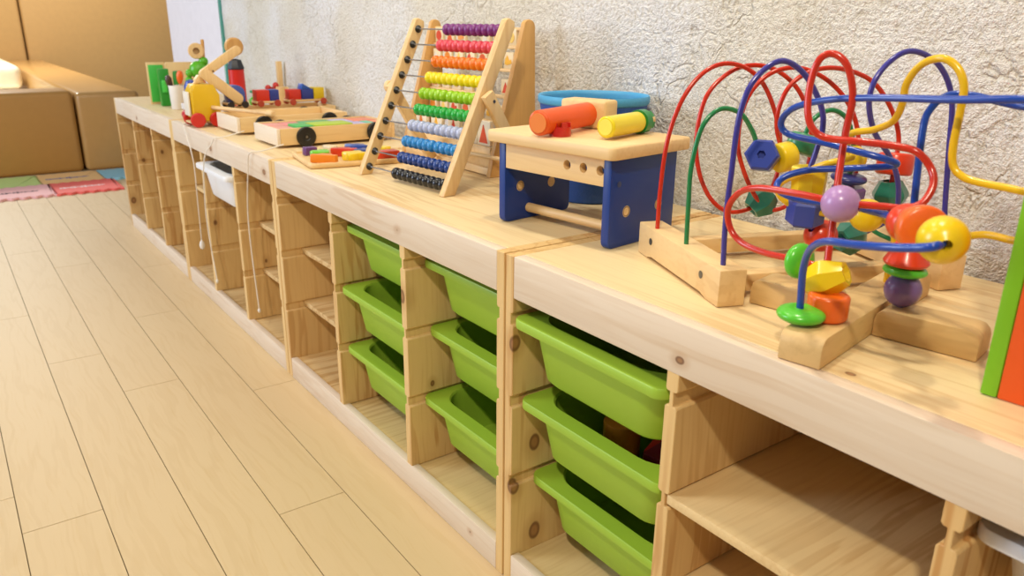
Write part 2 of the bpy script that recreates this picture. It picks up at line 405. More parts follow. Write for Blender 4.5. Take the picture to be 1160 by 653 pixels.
for c, base, ys in ((cA, 'green plastic bin of the nearest stack, left of the open wide shelf', (-.004, .010, .034)),
                    (cB3, 'green plastic bin of the middle stack, just left of the joint between frames', (.037, .045, .030)),
                    (cB2, 'green plastic bin of the farthest stack, beside the empty two-shelf bay', (.028, .010, .015))):
    for i in range(3):
        place_bin(c, ys[i], GZ[i]+.0055, row[i]+' '+base)
place_bin(-1.88+(.330+.620)/2+.004, -.022, GZ[0]+.0055, 'white plastic bin pulled out a little below the wooden carts', M_wplas, 'white plastic bins')
place_bin((.638+.919)/2, .03, GZ[0]+.0055, 'white plastic bin at the bottom right edge of the photo, under the top', M_wplas, 'white plastic bins')
# toys lying in the open bins of the nearest stack
def blob(name, pts, h, col, loc, label, cat='toy block', rz=0, tilt=0, grp=None, bev=.003):
    o = obj(name, prism(BM(), pts, 0, h), paint(col, .35), bevel=bev); o.location = loc; o.rotation_euler = (tilt, 0, rz)
    return tag(o, label, cat, grp)
SQ = lambda a, b=None: [(-a/2, -(b or a)/2), (a/2, -(b or a)/2), (a/2, (b or a)/2), (-a/2, (b or a)/2)]
zb = GZ[1]+.0055-.0898
blob('toy_block', SQ(.05), .05, 'c8321e', (.20, .14, zb), 'red toy block lying in the middle bin of the nearest stack', rz=.4)
blob('toy_block', circ((0, 0), .028, 24), .06, 'e08a28', (.12, .13, zb), 'orange round toy block in the middle bin of the nearest stack')
blob('toy_block', SQ(.045, .07), .055, '2c3f96', (.232, .20, zb), 'blue toy block in the right corner of the middle bin', rz=-.3)
blob('toy_block', SQ(.06, .05), .06, '7a1f24', (.228, .118, zb), 'dark red toy block in the middle bin beside the blue block', rz=.15)
blob('toy_block', SQ(.06, .06), .075, '2f8a34', (.21, .22, GZ[0]+.0055-.0898), 'dark green toy block inside the top bin of the nearest stack', rz=.2)

# cords hanging over the front
def cord(pts, label, knob):
    o = tag(obj('pull_cord', tube(BM(), pts, .0016, 6, 6), paint('efe6d8', .8)), label, 'cord', 'white pull cords')
    e = Vector(pts[-1]); b = BM()
    if knob: lathe(b, [(.001, 0), (.006, .004), (.0085, .014), (.006, .024), (.002, .03)], e-Vector((0, 0, .03)))
    else: lathe(b, [(.001, 0), (.0035, .003), (.004, .008), (.002, .012)], e-Vector((0, 0, .01)))
    obj('cord_end', b, paint('f3eee4', .6), o)
cord([(-1.78, .03, H+.012), (-1.71, .008, H+.0035), (-1.685, -.006, H+.003), (-1.655, -.009, H-.02), (-1.61, -.008, .448), (-1.618, -.008, .316), (-1.627, -.008, .20)], 'white pull cord with a bead end, hanging from the toy truck', True)
cord([(-1.33, .066, H+.02), (-1.35, .02, H+.006), (-1.362, -.006, H+.002), (-1.38, -.009, H-.012), (-1.40, -.030, .49), (-1.45, -.028, .38), (-1.465, -.026, .28), (-1.43, -.026, .125)], 'white pull cord hanging from the farther wooden cart', False)
cord([(-1.03, .066, H+.02), (-1.05, .02, H+.006), (-1.062, -.006, H+.002), (-1.078, -.009, H-.012), (-1.09, -.009, .50), (-1.125, -.008, .40), (-1.131, -.008, .30), (-1.114, -.008, .125)], 'white pull cord hanging from the nearer cart with coloured blocks', False)

# ------------------------------------------------------------------ beads
def bead_bm(kind, p, axis, r, L=None):
    b = BM(); L = L or 2*r; h = L/2; rh = .0042
    x, y, z = frame_of(axis); p = Vector(p)
    if kind == 'ball':
        prof = [(rh, -r*.985)] + [(r*math.cos(a), r*math.sin(a)) for a in [math.radians(-76+i*152/12) for i in range(13)]] + [(rh, r*.985)]
        prof += [(rh, r*.8), (rh*.9, r*.5)]; prof = [(rh*.9, -r*.5), (rh, -r*.8)] + prof
        lathe(b, prof, p, axis, 28)
    elif kind == 'disc':
        prof = [(rh, -h*.8)] + [(r*(math.cos(a)**.75 if math.cos(a) > 0 else 0), h*math.sin(a)) for a in [math.radians(-75+i*150/10) for i in range(11)]] + [(rh, h*.8)]
        lathe(b, prof, p, axis, 28)
    elif kind == 'drum':
        c = r*.16
        lathe(b, [(rh, -h*.9), (rh*1.2, -h), (r-c, -h), (r-c*.3, -h+c*.4), (r, -h+c), (r, h-c), (r-c*.3, h-c*.4), (r-c, h), (rh*1.2, h), (rh, h*.9)], p, axis, 28)
    elif kind == 'hex':
        c = r*.14
        lathe(b, [(rh, -h*.6), (rh*1.3, -h), (r-c, -h), (r, -h+c), (r, h-c), (r-c, h), (rh*1.3, h), (rh, h*.6)], p, axis, 6)
    elif kind == 'gem':
        lathe(b, [(rh, -h*.7), (r*.45, -h), (r*.62, -h), (r, -h*.12), (r, h*.12), (r*.62, h), (r*.45, h), (rh, h*.7)], p, axis, 7)
    elif kind == 'cone':
        lathe(b, [(rh, -h*.8), (r*.93, -h), (r, -h*.8), (r*.5, h*.85), (r*.4, h), (rh, h*.9)], p, axis, 28)
    elif kind == 'prismbead':
        c = r*.1
        lathe(b, [(rh, -h*.7), (r*.85, -h), (r*.9, -h+c), (r, h-c), (r*.95, h), (rh*1.5, h), (rh, h*.7)], p, axis, 8)
    return b
BC = {'red': 'e2401c', 'orange': 'f26a1a', 'yellow': 'f4cf12', 'lime': '5cc832', 'green': '3a8a5c', 'teal': '2f7f68', 'blue': '3346a0', 'violet': '7d6099', 'lilac': 'b58ac0', 'navy': '2b3478'}
def bead(t, kind, p, axis, r, col, L=None):
    p = Vector(p)
    return obj('bead', bead_bm(kind, p, axis, r, L), paint(BC[col], .28, coat=.25), t, ang=28 if kind in ('hex', 'gem', 'prismbead') else 40)
def wire(t, pts, col, r=.0034):
    return obj('wire', tube(BM(), pts, r, 12, 9), paint({'red': 'cc2c12', 'green': '1f8048', 'purple': '403a96', 'blue': '1a46a8', 'yellow': 'f0be12'}[col], .22, coat=.5), t)

# ---- maze with two end beams (behind)
t1 = thing('bead_maze', 'wire bead maze on two wooden end beams, left of and behind the cross-based one', 'toy', (0, 0, 0), 0, None)
O = Vector((.318, .069)); uu = Vector((-.922, .386)).normalized(); vv = Vector((-uu.y, uu.x))*-1
if vv.y < 0: vv = -vv
def L1(u, v, z): p = O + uu*u + vv*v; return Vector((p.x, p.y, z))
def beam(u0, u1, v0, v1, z0, z1, mat, arch=0):
    b = BM()
    if arch:
        n = 10; lo = [(u0, z0), (u0+.03, z0), (u0+.045, z0+arch)] + [(u1-.045, z0+arch), (u1-.03, z0), (u1, z0)]
        pts = lo + [(u1, z1), (u0, z1)]
        A = [b.verts.new(L1(p[0], v0, p[1])) for p in pts]; B = [b.verts.new(L1(p[0], v1, p[1])) for p in pts]
        b.faces.new(A); b.faces.new(B)
        for i in range(len(pts)): b.faces.new((A[i], A[(i+1) % len(pts)], B[(i+1) % len(pts)], B[i]))
    else:
        A = [b.verts.new(L1(u, v, z0)) for u, v in ((u0, v0), (u1, v0), (u1, v1), (u0, v1))]; B = [b.verts.new(Vector((w.co.x, w.co.y, z1))) for w in A]
        b.faces.new(A); b.faces.new(B)
        for i in range(4): b.faces.new((A[i], A[(i+1) % 4], B[(i+1) % 4], B[i]))
    return b
BT = H+.044
obj('end_beam', beam(0, .238, 0, .034, H+.0002, BT, M_toy, .004), M_toy, t1, .0018)
obj('end_beam', beam(0, .238, .295, .329, H+.0002, BT, M_toy, .004), M_toy, t1, .0018)
obj('base_rail', beam(.186, .208, .034, .295, H+.006, H+.028, M_toy), M_toyy, t1, .003)
obj('base_rail', beam(.030, .052, .034, .295, H+.006, H+.028, M_toy), M_toyy, t1, .003)
for u in (.045, .195):
    b = BM(); lathe(b, [(.0001, 0), (.0042, 0), (.0048, .0008), (.0001, .0010)], L1(u, .0002, H+.026), (-vv.x, -vv.y, 0), 16)
    obj('screw', b, paint('6d6a66', .35, metal=.8), t1)
def samples(pts): return crom(pts, 9)
def on_wire(pts, p):
    S_ = samples(pts); p = Vector(p); i = min(range(len(S_)), key=lambda k: (S_[k]-p).length)
    t = (S_[min(i+2, len(S_)-1)] - S_[max(i-2, 0)]).normalized()
    return S_[i], t
def strung(t, pts, kind, p, r, col, L=None):
    c, ax = on_wire(pts, p); return bead(t, kind, c, ax, r, col, L)
RED1 = [(0.1413, 0.1519, 0.5948), (0.1413, 0.152, 0.6444), (0.1433, 0.1566, 0.7085), (0.1493, 0.171, 0.7591), (0.1591, 0.1943, 0.7932), (0.1715, 0.224, 0.8063), (0.1876, 0.2547, 0.7976), (0.2016, 0.2777, 0.7698), (0.2142, 0.2948, 0.7185), (0.2195, 0.2946, 0.672), (0.2165, 0.2823, 0.6367), (0.2058, 0.2619, 0.6176), (0.1897, 0.2364, 0.6129), (0.1738, 0.2165, 0.6307), (0.1601, 0.2046, 0.6658), (0.1518, 0.2028, 0.712), (0.1531, 0.2137, 0.7632), (0.1656, 0.2383, 0.7936), (0.1812, 0.2654, 0.8038), (0.201, 0.292, 0.7974), (0.2216, 0.3156, 0.7721), (0.2366, 0.3283, 0.7303), (0.2432, 0.3261, 0.6785), (0.2409, 0.3078, 0.632), (0.23, 0.2793, 0.6176), (0.2186, 0.2576, 0.6327), (0.2044, 0.242, 0.6689), (0.1956, 0.234, 0.7091), (0.197, 0.24, 0.7598), (0.211, 0.2607, 0.7932), (0.233, 0.2928, 0.8023), (0.2579, 0.3265, 0.7852), (0.2785, 0.3525, 0.75), (0.29, 0.3621, 0.7051), (0.2939, 0.3561, 0.6655), (0.2884, 0.3353, 0.6373), (0.273, 0.2988, 0.6388), (0.2522, 0.2725, 0.6789), (0.2373, 0.2553, 0.7293), (0.2397, 0.2586, 0.77), (0.2522, 0.2758, 0.795), (0.2738, 0.3068, 0.8039), (0.2981, 0.3493, 0.7901), (0.315, 0.3769, 0.7575), (0.326, 0.3905, 0.7187), (0.33, 0.3848, 0.6798), (0.3322, 0.3825, 0.6396), (0.3363, 0.3845, 0.596)]
PUR1 = [(0.3036, 0.0917, 0.5954), (0.3025, 0.0889, 0.6435), (0.3029, 0.0899, 0.6937), (0.3041, 0.0927, 0.7609), (0.3093, 0.1051, 0.7979), (0.3205, 0.1319, 0.817), (0.3324, 0.1604, 0.8023), (0.3419, 0.1832, 0.7691), (0.3443, 0.1887, 0.7449), (0.3427, 0.185, 0.7204), (0.3386, 0.1804, 0.685), (0.3387, 0.1857, 0.6451), (0.3437, 0.2082, 0.6207), (0.3484, 0.2348, 0.608), (0.3515, 0.2656, 0.6074), (0.3558, 0.3017, 0.6132), (0.3647, 0.323, 0.6245), (0.372, 0.3274, 0.641), (0.3729, 0.3166, 0.6764), (0.3694, 0.2954, 0.7066), (0.365, 0.259, 0.7396), (0.3651, 0.2386, 0.7781), (0.3695, 0.2491, 0.8086), (0.3813, 0.2771, 0.8275), (0.3966, 0.3138, 0.8142), (0.4071, 0.3389, 0.7771), (0.411, 0.3482, 0.716), (0.4156, 0.359, 0.6355), (0.4188, 0.3667, 0.5744)]
GRN1 = [(0.2169, 0.1253, 0.5983), (0.2162, 0.1237, 0.6436), (0.2161, 0.1233, 0.6876), (0.2197, 0.1321, 0.7353), (0.2278, 0.1514, 0.7569), (0.2384, 0.1767, 0.7524), (0.2458, 0.1944, 0.7309), (0.2542, 0.2093, 0.7005), (0.263, 0.2407, 0.6968), (0.27, 0.2651, 0.7079), (0.2713, 0.2683, 0.7266), (0.2773, 0.2774, 0.7462), (0.2885, 0.2962, 0.7538), (0.2997, 0.3153, 0.7375), (0.3051, 0.3283, 0.6928), (0.303, 0.3233, 0.6564), (0.3084, 0.336, 0.629), (0.3236, 0.3724, 0.595), (0.3406, 0.4129, 0.5656)]
BLU2 = [(0.4778, 0.1625, 0.5771), (0.474, 0.165, 0.6122), (0.4743, 0.165, 0.647), (0.4711, 0.165, 0.6902), (0.4648, 0.17, 0.7546), (0.4654, 0.175, 0.7756), (0.4765, 0.18, 0.7897), (0.4967, 0.185, 0.7918), (0.5421, 0.19, 0.7848), (0.5871, 0.17, 0.7888), (0.6059, 0.13, 0.7966), (0.5699, 0.115, 0.7968), (0.5139, 0.115, 0.7921), (0.4465, 0.12, 0.7883), (0.3883, 0.125, 0.7819), (0.3451, 0.13, 0.7701), (0.3274, 0.135, 0.7532), (0.3347, 0.14, 0.7403), (0.3722, 0.145, 0.7358), (0.4177, 0.155, 0.7288), (0.4366, 0.165, 0.7242), (0.4421, 0.175, 0.7196), (0.4306, 0.175, 0.7152), (0.3978, 0.16, 0.7099), (0.3642, 0.14, 0.7049), (0.3461, 0.125, 0.6959), (0.3457, 0.115, 0.6862), (0.3613, 0.11, 0.6807), (0.3853, 0.115, 0.6778), (0.4274, 0.12, 0.6803), (0.4614, 0.11, 0.6818), (0.4976, 0.085, 0.6862), (0.5237, 0.06, 0.6885), (0.5545, 0.025, 0.6946), (0.5793, 0.0, 0.6965), (0.584, -0.02, 0.6957), (0.569, -0.022, 0.6911), (0.5438, -0.02, 0.6857), (0.5132, -0.012, 0.6796), (0.4817, 0.0, 0.6729), (0.4589, 0.015, 0.6579), (0.4462, 0.028, 0.6337), (0.4441, 0.034, 0.6007), (0.445, 0.036, 0.5786)]
RED2 = [(0.4548, 0.0657, 0.5771), (0.4478, 0.07, 0.6039), (0.4387, 0.08, 0.6273), (0.4322, 0.09, 0.6589), (0.4192, 0.11, 0.7098), (0.4138, 0.12, 0.7523), (0.4158, 0.12, 0.7868), (0.4085, 0.115, 0.8158), (0.3948, 0.11, 0.827), (0.3835, 0.105, 0.8208), (0.3804, 0.1, 0.7979), (0.3846, 0.095, 0.7726), (0.3921, 0.095, 0.756), (0.405, 0.1, 0.7475), (0.4352, 0.105, 0.7472), (0.4654, 0.115, 0.746), (0.4871, 0.12, 0.7426), (0.5002, 0.125, 0.7292), (0.5079, 0.12, 0.7145), (0.506, 0.11, 0.6988), (0.4957, 0.1, 0.6931), (0.4773, 0.095, 0.6919), (0.4581, 0.09, 0.6906), (0.4402, 0.085, 0.6888), (0.417, 0.08, 0.6913), (0.3878, 0.078, 0.6918), (0.3502, 0.078, 0.69), (0.3245, 0.08, 0.6806), (0.3098, 0.082, 0.66), (0.3134, 0.084, 0.6382), (0.3309, 0.084, 0.6249), (0.3635, 0.08, 0.6221), (0.3944, 0.075, 0.6246), (0.4185, 0.07, 0.6267), (0.4358, 0.075, 0.6228), (0.4409, 0.1, 0.6009), (0.4327, 0.1254, 0.5771)]
YEL2 = [(0.4191, 0.2391, 0.5771), (0.4325, 0.215, 0.6026), (0.4331, 0.215, 0.6282), (0.4297, 0.21, 0.6461), (0.4161, 0.205, 0.6539), (0.3929, 0.2, 0.6539), (0.3671, 0.19, 0.6502), (0.3333, 0.18, 0.6522), (0.3163, 0.17, 0.6618), (0.3122, 0.165, 0.6741), (0.3248, 0.16, 0.686), (0.3546, 0.155, 0.7011), (0.3747, 0.155, 0.7117), (0.3914, 0.16, 0.7184), (0.3988, 0.165, 0.7227), (0.3882, 0.17, 0.7312), (0.384, 0.17, 0.7382), (0.3938, 0.17, 0.7467), (0.4175, 0.165, 0.7524), (0.439, 0.16, 0.7637), (0.4478, 0.155, 0.781), (0.4514, 0.15, 0.8007), (0.4645, 0.145, 0.8185), (0.4846, 0.14, 0.8257), (0.5, 0.14, 0.8187), (0.5093, 0.14, 0.8023), (0.5102, 0.14, 0.7775), (0.5099, 0.14, 0.7496), (0.5134, 0.14, 0.7313), (0.5245, 0.14, 0.7224), (0.5428, 0.14, 0.7197), (0.5687, 0.14, 0.7185), (0.5936, 0.14, 0.7151), (0.6039, 0.14, 0.698), (0.5976, 0.14, 0.6795), (0.5776, 0.14, 0.6742), (0.5496, 0.145, 0.673), (0.5129, 0.155, 0.6599), (0.4865, 0.165, 0.6589), (0.4738, 0.172, 0.644), (0.4705, 0.178, 0.6186), (0.4766, 0.1751, 0.567)]

ftz = lambda P: [tuple(P[0][:2]) + (H+.035,)] + [tuple(q) for q in P[1:-1]] + [tuple(P[-1][:2]) + (H+.035,)]
RED1, PUR1, GRN1 = ftz(RED1), ftz(PUR1), ftz(GRN1)
e = L1(.108, .31, H+.035); RED1[-1] = tuple(e)
e = L1(.012, .31, H+.035); PUR1[-1] = tuple(e)
e = L1(.075, .31, H+.035); GRN1[-1] = tuple(e)
wire(t1, RED1, 'red', .0030); wire(t1, PUR1, 'purple', .0032); wire(t1, GRN1, 'green', .0030)
bead(t1, 'hex', (.2542, .2093, .7000), (.45, -.80, .22), .0210, 'blue', .030)
strung(t1, GRN1, 'drum', (.263, .2407, .6968), .0185, 'yellow', .022)
strung(t1, GRN1, 'drum', (.2705, .2665, .712), .0205, 'green', .024)
strung(t1, RED1, 'gem', (.2165, .28, .6165), .0225, 'teal', .034)
bead(t1, 'ball', (.3045, .3267, .693), (.1, 0, 1), .0172, 'yellow')
bead(t1, 'disc', (.3040, .3255, .668), (.1, 0, 1), .0225, 'navy', .014)
bead(t1, 'hex', (.3045, .327, .647), (.1, 0, 1), .021, 'violet', .022)
bead(t1, 'prismbead', (.3405, .1815, .6850), (-.05, .02, 1), .0205, 'yellow', .034)
bead(t1, 'hex', (.3387, .1857, .6485), (.08, -.10, 1), .0215, 'blue', .030)
strung(t1, PUR1, 'ball', (.3435, .2128, .6178), .0195, 'red')
strung(t1, PUR1, 'gem', (.3521, .2669, .6062), .0215, 'teal', .034)
strung(t1, RED1, 'drum', (.328, .389, .6835), .0225, 'red', .028)
strung(t1, RED1, 'gem', (.3335, .3835, .647), .0225, 'teal', .036)

# ---- maze on a cross-shaped base (front)
t2 = thing('bead_maze', 'wire bead maze on a cross-shaped block base, nearest the front edge', 'toy')
c0 = Vector((.4407, .1541)); ca = Vector((.985, .170)).normalized(); cb = Vector((-.170, .985)).normalized()
CB = Matrix(((ca.x, cb.x, 0, c0.x), (ca.y, cb.y, 0, c0.y), (0, 0, 1, H+.0003), (0, 0, 0, 1)))
def arm(axis, a0, a1, w=.021, h=.030):
    r = .012
    pts = [(a0, 0), (a1, 0), (a1, h-r)] + [(a1-r+r*math.cos(math.radians(t)), h-r+r*math.sin(math.radians(t))) for t in (30, 60, 90)]
    pts += [(a0+r-r*math.sin(math.radians(t)), h-r+r*math.cos(math.radians(t))) for t in (0, 30, 60)] + [(a0, h-r)]
    b = prism(BM(), pts, -w, w, 'XZ' if axis == 0 else 'YZ', CB); return b
obj('base_block', arm(1, -.147, .160), M_base, t2, .0015)
b = arm(0, .0212, .120); obj('base_block', b, M_basex, t2, .0015)
obj('base_block', arm(0, -.118, -.0212), M_basex, t2, .0015)
BLU2 = [tuple(BLU2[0][:2])+(H+.02,)] + BLU2[1:-1] + [tuple(BLU2[-1][:2])+(H+.02,)]
RED2 = [tuple(RED2[0][:2])+(H+.02,)] + RED2[1:-1] + [tuple(RED2[-1][:2])+(H+.02,)]
YEL2 = [tuple(YEL2[0][:2])+(H+.02,)] + YEL2[1:-1] + [tuple(YEL2[-1][:2])+(H+.02,)]
wire(t2, BLU2, 'blue', .0036); wire(t2, RED2, 'red', .0036); wire(t2, YEL2, 'yellow', .0036)
strung(t2, RED2, 'ball', (.4403, .085, .6879), .0182, 'lilac')
strung(t2, RED2, 'disc', (.4146, .07, .6262), .0185, 'lime', .018)
bead(t2, 'gem', (.4425, .074, .6150), (.80, .25, .40), .0200, 'yellow', .042)
bead(t2, 'drum', (.4541, .066, H+.0305+.0135), (0, 0, 1), .0198, 'orange', .026)
bead(t2, 'disc', (.445, .0362, H+.0305+.0085), (0, 0, 1), .0232, 'lime', .016)
bead(t2, 'ball', (.4765, .1635, H+.0305+.018), (0, 0, 1), .0182, 'violet')
bead(t2, 'disc', (.4745, .165, .6155), (0, .05, 1), .0215, 'lime', .013)
bead(t2, 'cone', (.4742, .165, .6365), (0, 0, 1), .0222, 'red', .028)
strung(t2, BLU2, 'ball', (.513, .068, .6880), .0172, 'red')
strung(t2, BLU2, 'drum', (.5455, .036, .6935), .0200, 'orange', .020)
strung(t2, BLU2, 'ball', (.5805, .0005, .6965), .0190, 'yellow')
strung(t2, YEL2, 'ball', (.405, .203, .655), .0185, 'yellow')

# ---- right edge: standing play board
t = thing('play_board', 'upright orange play board with a lime green border at the right edge of the photo', 'toy', (.5955, .0872, H), math.radians(5.7))
PB = .42
obj('border_strip', box(BM(), 0, .0135, 0, .028, 0.0003, PB), paint('7fc41e', .35), t, .002)
obj('border_strip', box(BM(), .0137, .34, 0, .028, PB-.0135, PB), paint('7fc41e', .35), t, .002)
obj('board_panel', box(BM(), .0137, .34, .001, .027, 0.0003, PB-.0137), paint('ee5a16', .35), t, .001)

# ------------------------------------------------------------------ toy workbench
ang = math.radians(7)
wbx = thing('toy_workbench', 'toy workbench with blue side panels and a pale wooden top', 'toy', (.07, .127, H), ang + math.pi)
# local x runs to the left along the front, local y towards the viewer; back is -y
M_blue = paint('14398a', .4)
WL = .231; WD = .156; hz = .130
for x0, hs in ((0, ((-.040, .051), (-.115, .051))), (WL-.014, ((-.036, .056), (-.108, .054)))):
    pts = []
    for (cy, cz, a0) in ((-WD+.012, .010, 180), (-.012, .010, 270)):
        pts += [(cy+.010*math.cos(math.radians(a0+i*30)), cz+.010*math.sin(math.radians(a0+i*30))) for i in range(4)]
    pts += [(-.002, hz), (-WD+.002, hz)]
    p = obj('side_panel', prism(BM(), pts, x0, x0+.014, 'YZ'), M_blue, wbx, .0012)
    cb_ = BM()
    for hy, hzz in hs: rod(cb_, (x0-.01, hy, hzz), (x0+.03, hy, hzz), .0085, 20)
    cut(p, cb_)
    for hy, hzz in hs:
        b = BM(); lathe(b, [(.0062, 0), (.0084, 0), (.0084, .0138), (.0062, .0138), (.0062, 0)], (x0+.0001, hy, hzz), (1, 0, 0), 20)
        obj('hole_lining', b, M_toy, wbx)
ap = obj('front_apron', box(BM(), .0142, WL-.0142, -.016, -.003, hz-.041, hz), M_toy, wbx, .001)
cb_ = BM()
for hx in (.021, .053, .085): rod(cb_, (hx, -.04, .111), (hx, .02, .111), .0072, 20)
cut(ap, cb_)
obj('back_apron', box(BM(), .0142, WL-.0142, -WD+.004, -WD+.017, hz-.041, hz), M_toy, wbx, .001)
obj('bench_top', loft(BM(), [rr(WL+.027, WD+.025, .010, hz+.0002, WL/2, -WD/2), rr(WL+.03, WD+.028, .011, hz+.0022, WL/2, -WD/2), rr(WL+.03, WD+.028, .011, hz+.0158, WL/2, -WD/2), rr(WL+.027, WD+.025, .010, hz+.018, WL/2, -WD/2)]), M_toy, wbx, ang=60)
obj('stretcher', rod(BM(), (.0142, -.055, .018), (WL-.0142, -.055, .018), .0075, 20), M_toy, wbx)
b = BM(); lathe(b, [(.0001, 0), (.004, 0), (.0045, .0006), (.0001, .0008)], (-.0002, -.020, .093), (-1, 0, 0), 14); obj('screw', b, paint('33406e', .4), wbx)
ZT = H + hz + .0182
def Wp(lx, ly, z): c_, s_ = math.cos(ang+math.pi), math.sin(ang+math.pi); return Vector((.07+lx*c_-ly*s_, .127+lx*s_+ly*c_, z))
# mallet
hd = Wp(.085, -.075, ZT); 
t = thing('toy_mallet', 'toy mallet with a thick orange handle and a square wooden head, on the workbench', 'toy tool', (0, 0, 0))
A = Vector((-.050, .088, ZT+.0215)); B = Vector((-.082, .214, ZT+.0235))
A = Vector((-.052, .066+.028, ZT+.0205)); B = Vector((-.096, .230, ZT+.0225))
obj('handle', rod(BM(), A, B, .0185, 28, .003), paint('ee5a0c', .4), t)
dd_ = (A-B).normalized(); obj('handle_end', rod(BM(), A, A+dd_*.0012, .0145, 24, .0004), paint('f58a3a', .4), t)
bx_ = (B-A).normalized(); side = Vector((bx_.y, -bx_.x, 0)).normalized()
Mh = Matrix(((side.x, bx_.x, 0, B.x+bx_.x*.014), (side.y, bx_.y, 0, B.y+bx_.y*.014), (0, 0, 1, ZT+.0225), (0, 0, 0, 1)))
obj('mallet_head', box(BM(), -.050, .034, -.020, .020, -.022, .022, Mh), M_toyy, t, .005, 3)
# yellow bolt with green nut
t = thing('toy_screw', 'yellow round toy screw with a green notched nut, on the right of the workbench', 'toy tool')
A = Vector((.022, .158, ZT+.0182)); B = Vector((-.002, .246, ZT+.0182)); d_ = (B-A).normalized()
obj('screw_shaft', rod(BM(), A, B, .0155, 28, .0025), paint('f2dc1e', .3, coat=.3), t)
obj('shaft_end', rod(BM(), A-d_*.001, A, .0115, 24, .0004), paint('f7ea5a', .4), t)
def castle(bm, p, axis, r, L, n=6):
    x, y, z = frame_of(axis); p = Vector(p)
    seg = n*4; rings = []
    lathe(bm, [(r*.35, 0), (r, 0), (r, L*.68), (r*.35, L*.68), (r*.35, 0)], p, axis, seg)
    for k in range(n):
        a0 = 2*math.pi*k/n; q = []
        for rr_ in (r*.4, r*.995):
            for aa in (a0, a0+2*math.pi/n*.55): q.append(x*math.cos(aa)*rr_ + y*math.sin(aa)*rr_)
        lo = [bm.verts.new(p+v+z*L*.66) for v in (q[0], q[2], q[3], q[1])]; hi = [bm.verts.new(p+v+z*L) for v in (q[0], q[2], q[3], q[1])]
        bm.faces.new(lo); bm.faces.new(hi)
        for i in range(4): bm.faces.new((lo[i], lo[(i+1) % 4], hi[(i+1) % 4], hi[i]))
    return bm
b = castle(BM(), B+d_*.0005, d_, .0180, .022); obj('nut', b, paint('1f8a3c', .3, coat=.3), t)
obj('screw_tip', rod(BM(), B+d_*.0226, B+d_*.040, .0095, 20, .002), M_toy, t)
b = castle(BM(), (-.049, .133, ZT), (0, 0, 1), .0165, .020)
tag(obj('toy_nut', b, paint('c8281c', .3, coat=.3)), 'small red notched nut standing on the workbench beside the mallet', 'toy tool')
t = obj('toy_peg', lathe(BM(), [(.0001, 0), (.010, 0), (.010, .006), (.006, .008), (.006, .012), (.0001, .012)], (-.006, .2685+.022, ZT), (0, 0, 1), 20), M_toy)
bpy.data.objects.remove(t)
tag(obj('toy_plank', box(BM(), -.030, .030, -.008, .008, 0, .010, Matrix.Translation((-.166, .222, ZT)) @ Matrix.Rotation(math.radians(60), 4, 'Z')), M_toy, bevel=.0015), 'small pale wooden plank behind the orange mallet on the workbench', 'toy part')

# blue mesh bin
t = thing('toy_basket', 'round blue fabric basket with a light blue rim, behind the workbench', 'basket', (-.222, .352, H))
n = 40
def ring(r, z): return [(r*math.cos(2*math.pi*i/n), r*math.sin(2*math.pi*i/n), z) for i in range(n)]
b = BM(); loft(b, [ring(.066, .0003), ring(.070, .004), ring(.088, .120), ring(.097, .172), ring(.094, .172), ring(.085, .120), ring(.067, .006)])
obj('basket_body', b, paint('2757a8', .6, bump=.5), t, ang=60)
b = BM(); loft(b, [ring(.0975, .172), ring(.1005, .175), ring(.1005, .184), ring(.099, .187), ring(.0955, .186), ring(.0935, .18), ring(.0935, .172), ring(.0975, .172)], False, False)
obj('basket_rim', b, paint('4fa8d8', .5, bump=.3), t, ang=60)
for i in range(12):
    a = 2*math.pi*i/12; b = BM()
    tube(b, [(.0925*math.cos(a), .0925*math.sin(a), .174), (.087*math.cos(a), .087*math.sin(a), .13), (.068*math.cos(a), .068*math.sin(a), .02)], .0018, 6, 4)
    obj('basket_rib', b, paint('4fa8d8', .5), t)

# ------------------------------------------------------------------ abacus
t = thing('abacus', 'wooden abacus leaning back with ten rods of coloured beads', 'abacus', (-.662, .104, H), math.atan2(.028, .288))
AW = .2895; LZ = .313; LY = .152
tl = math.atan2(LY, LZ); LL = math.hypot(LY, LZ)
MT = Matrix.Rotation(-tl, 4, 'X')
def post(x0, x1):
    pts = [(-.012, -.0055), (.013, .0066)] + [(.013, LL-.010), (.008, LL), (-.007, LL), (-.012, LL-.006)]
    return prism(BM(), pts, x0, x1, 'YZ', MT)
obj('frame_post', post(-.008, .008), M_toyz, t, .0015)
obj('frame_post', post(AW-.008, AW+.008), M_toyz, t, .0015)
rows = ['1e1e22', '1f3f86', '2a86c8', 'b4bcd8', '1fa83a', '9acb1c', 'f2dc10', 'f07a12', 'e04a58', '7a2a78']
M_steel = paint('c4c6ca', .22, metal=.9); M_blk = paint('141416', .35)
beadmesh = {}
br, bw = .0120, .0176
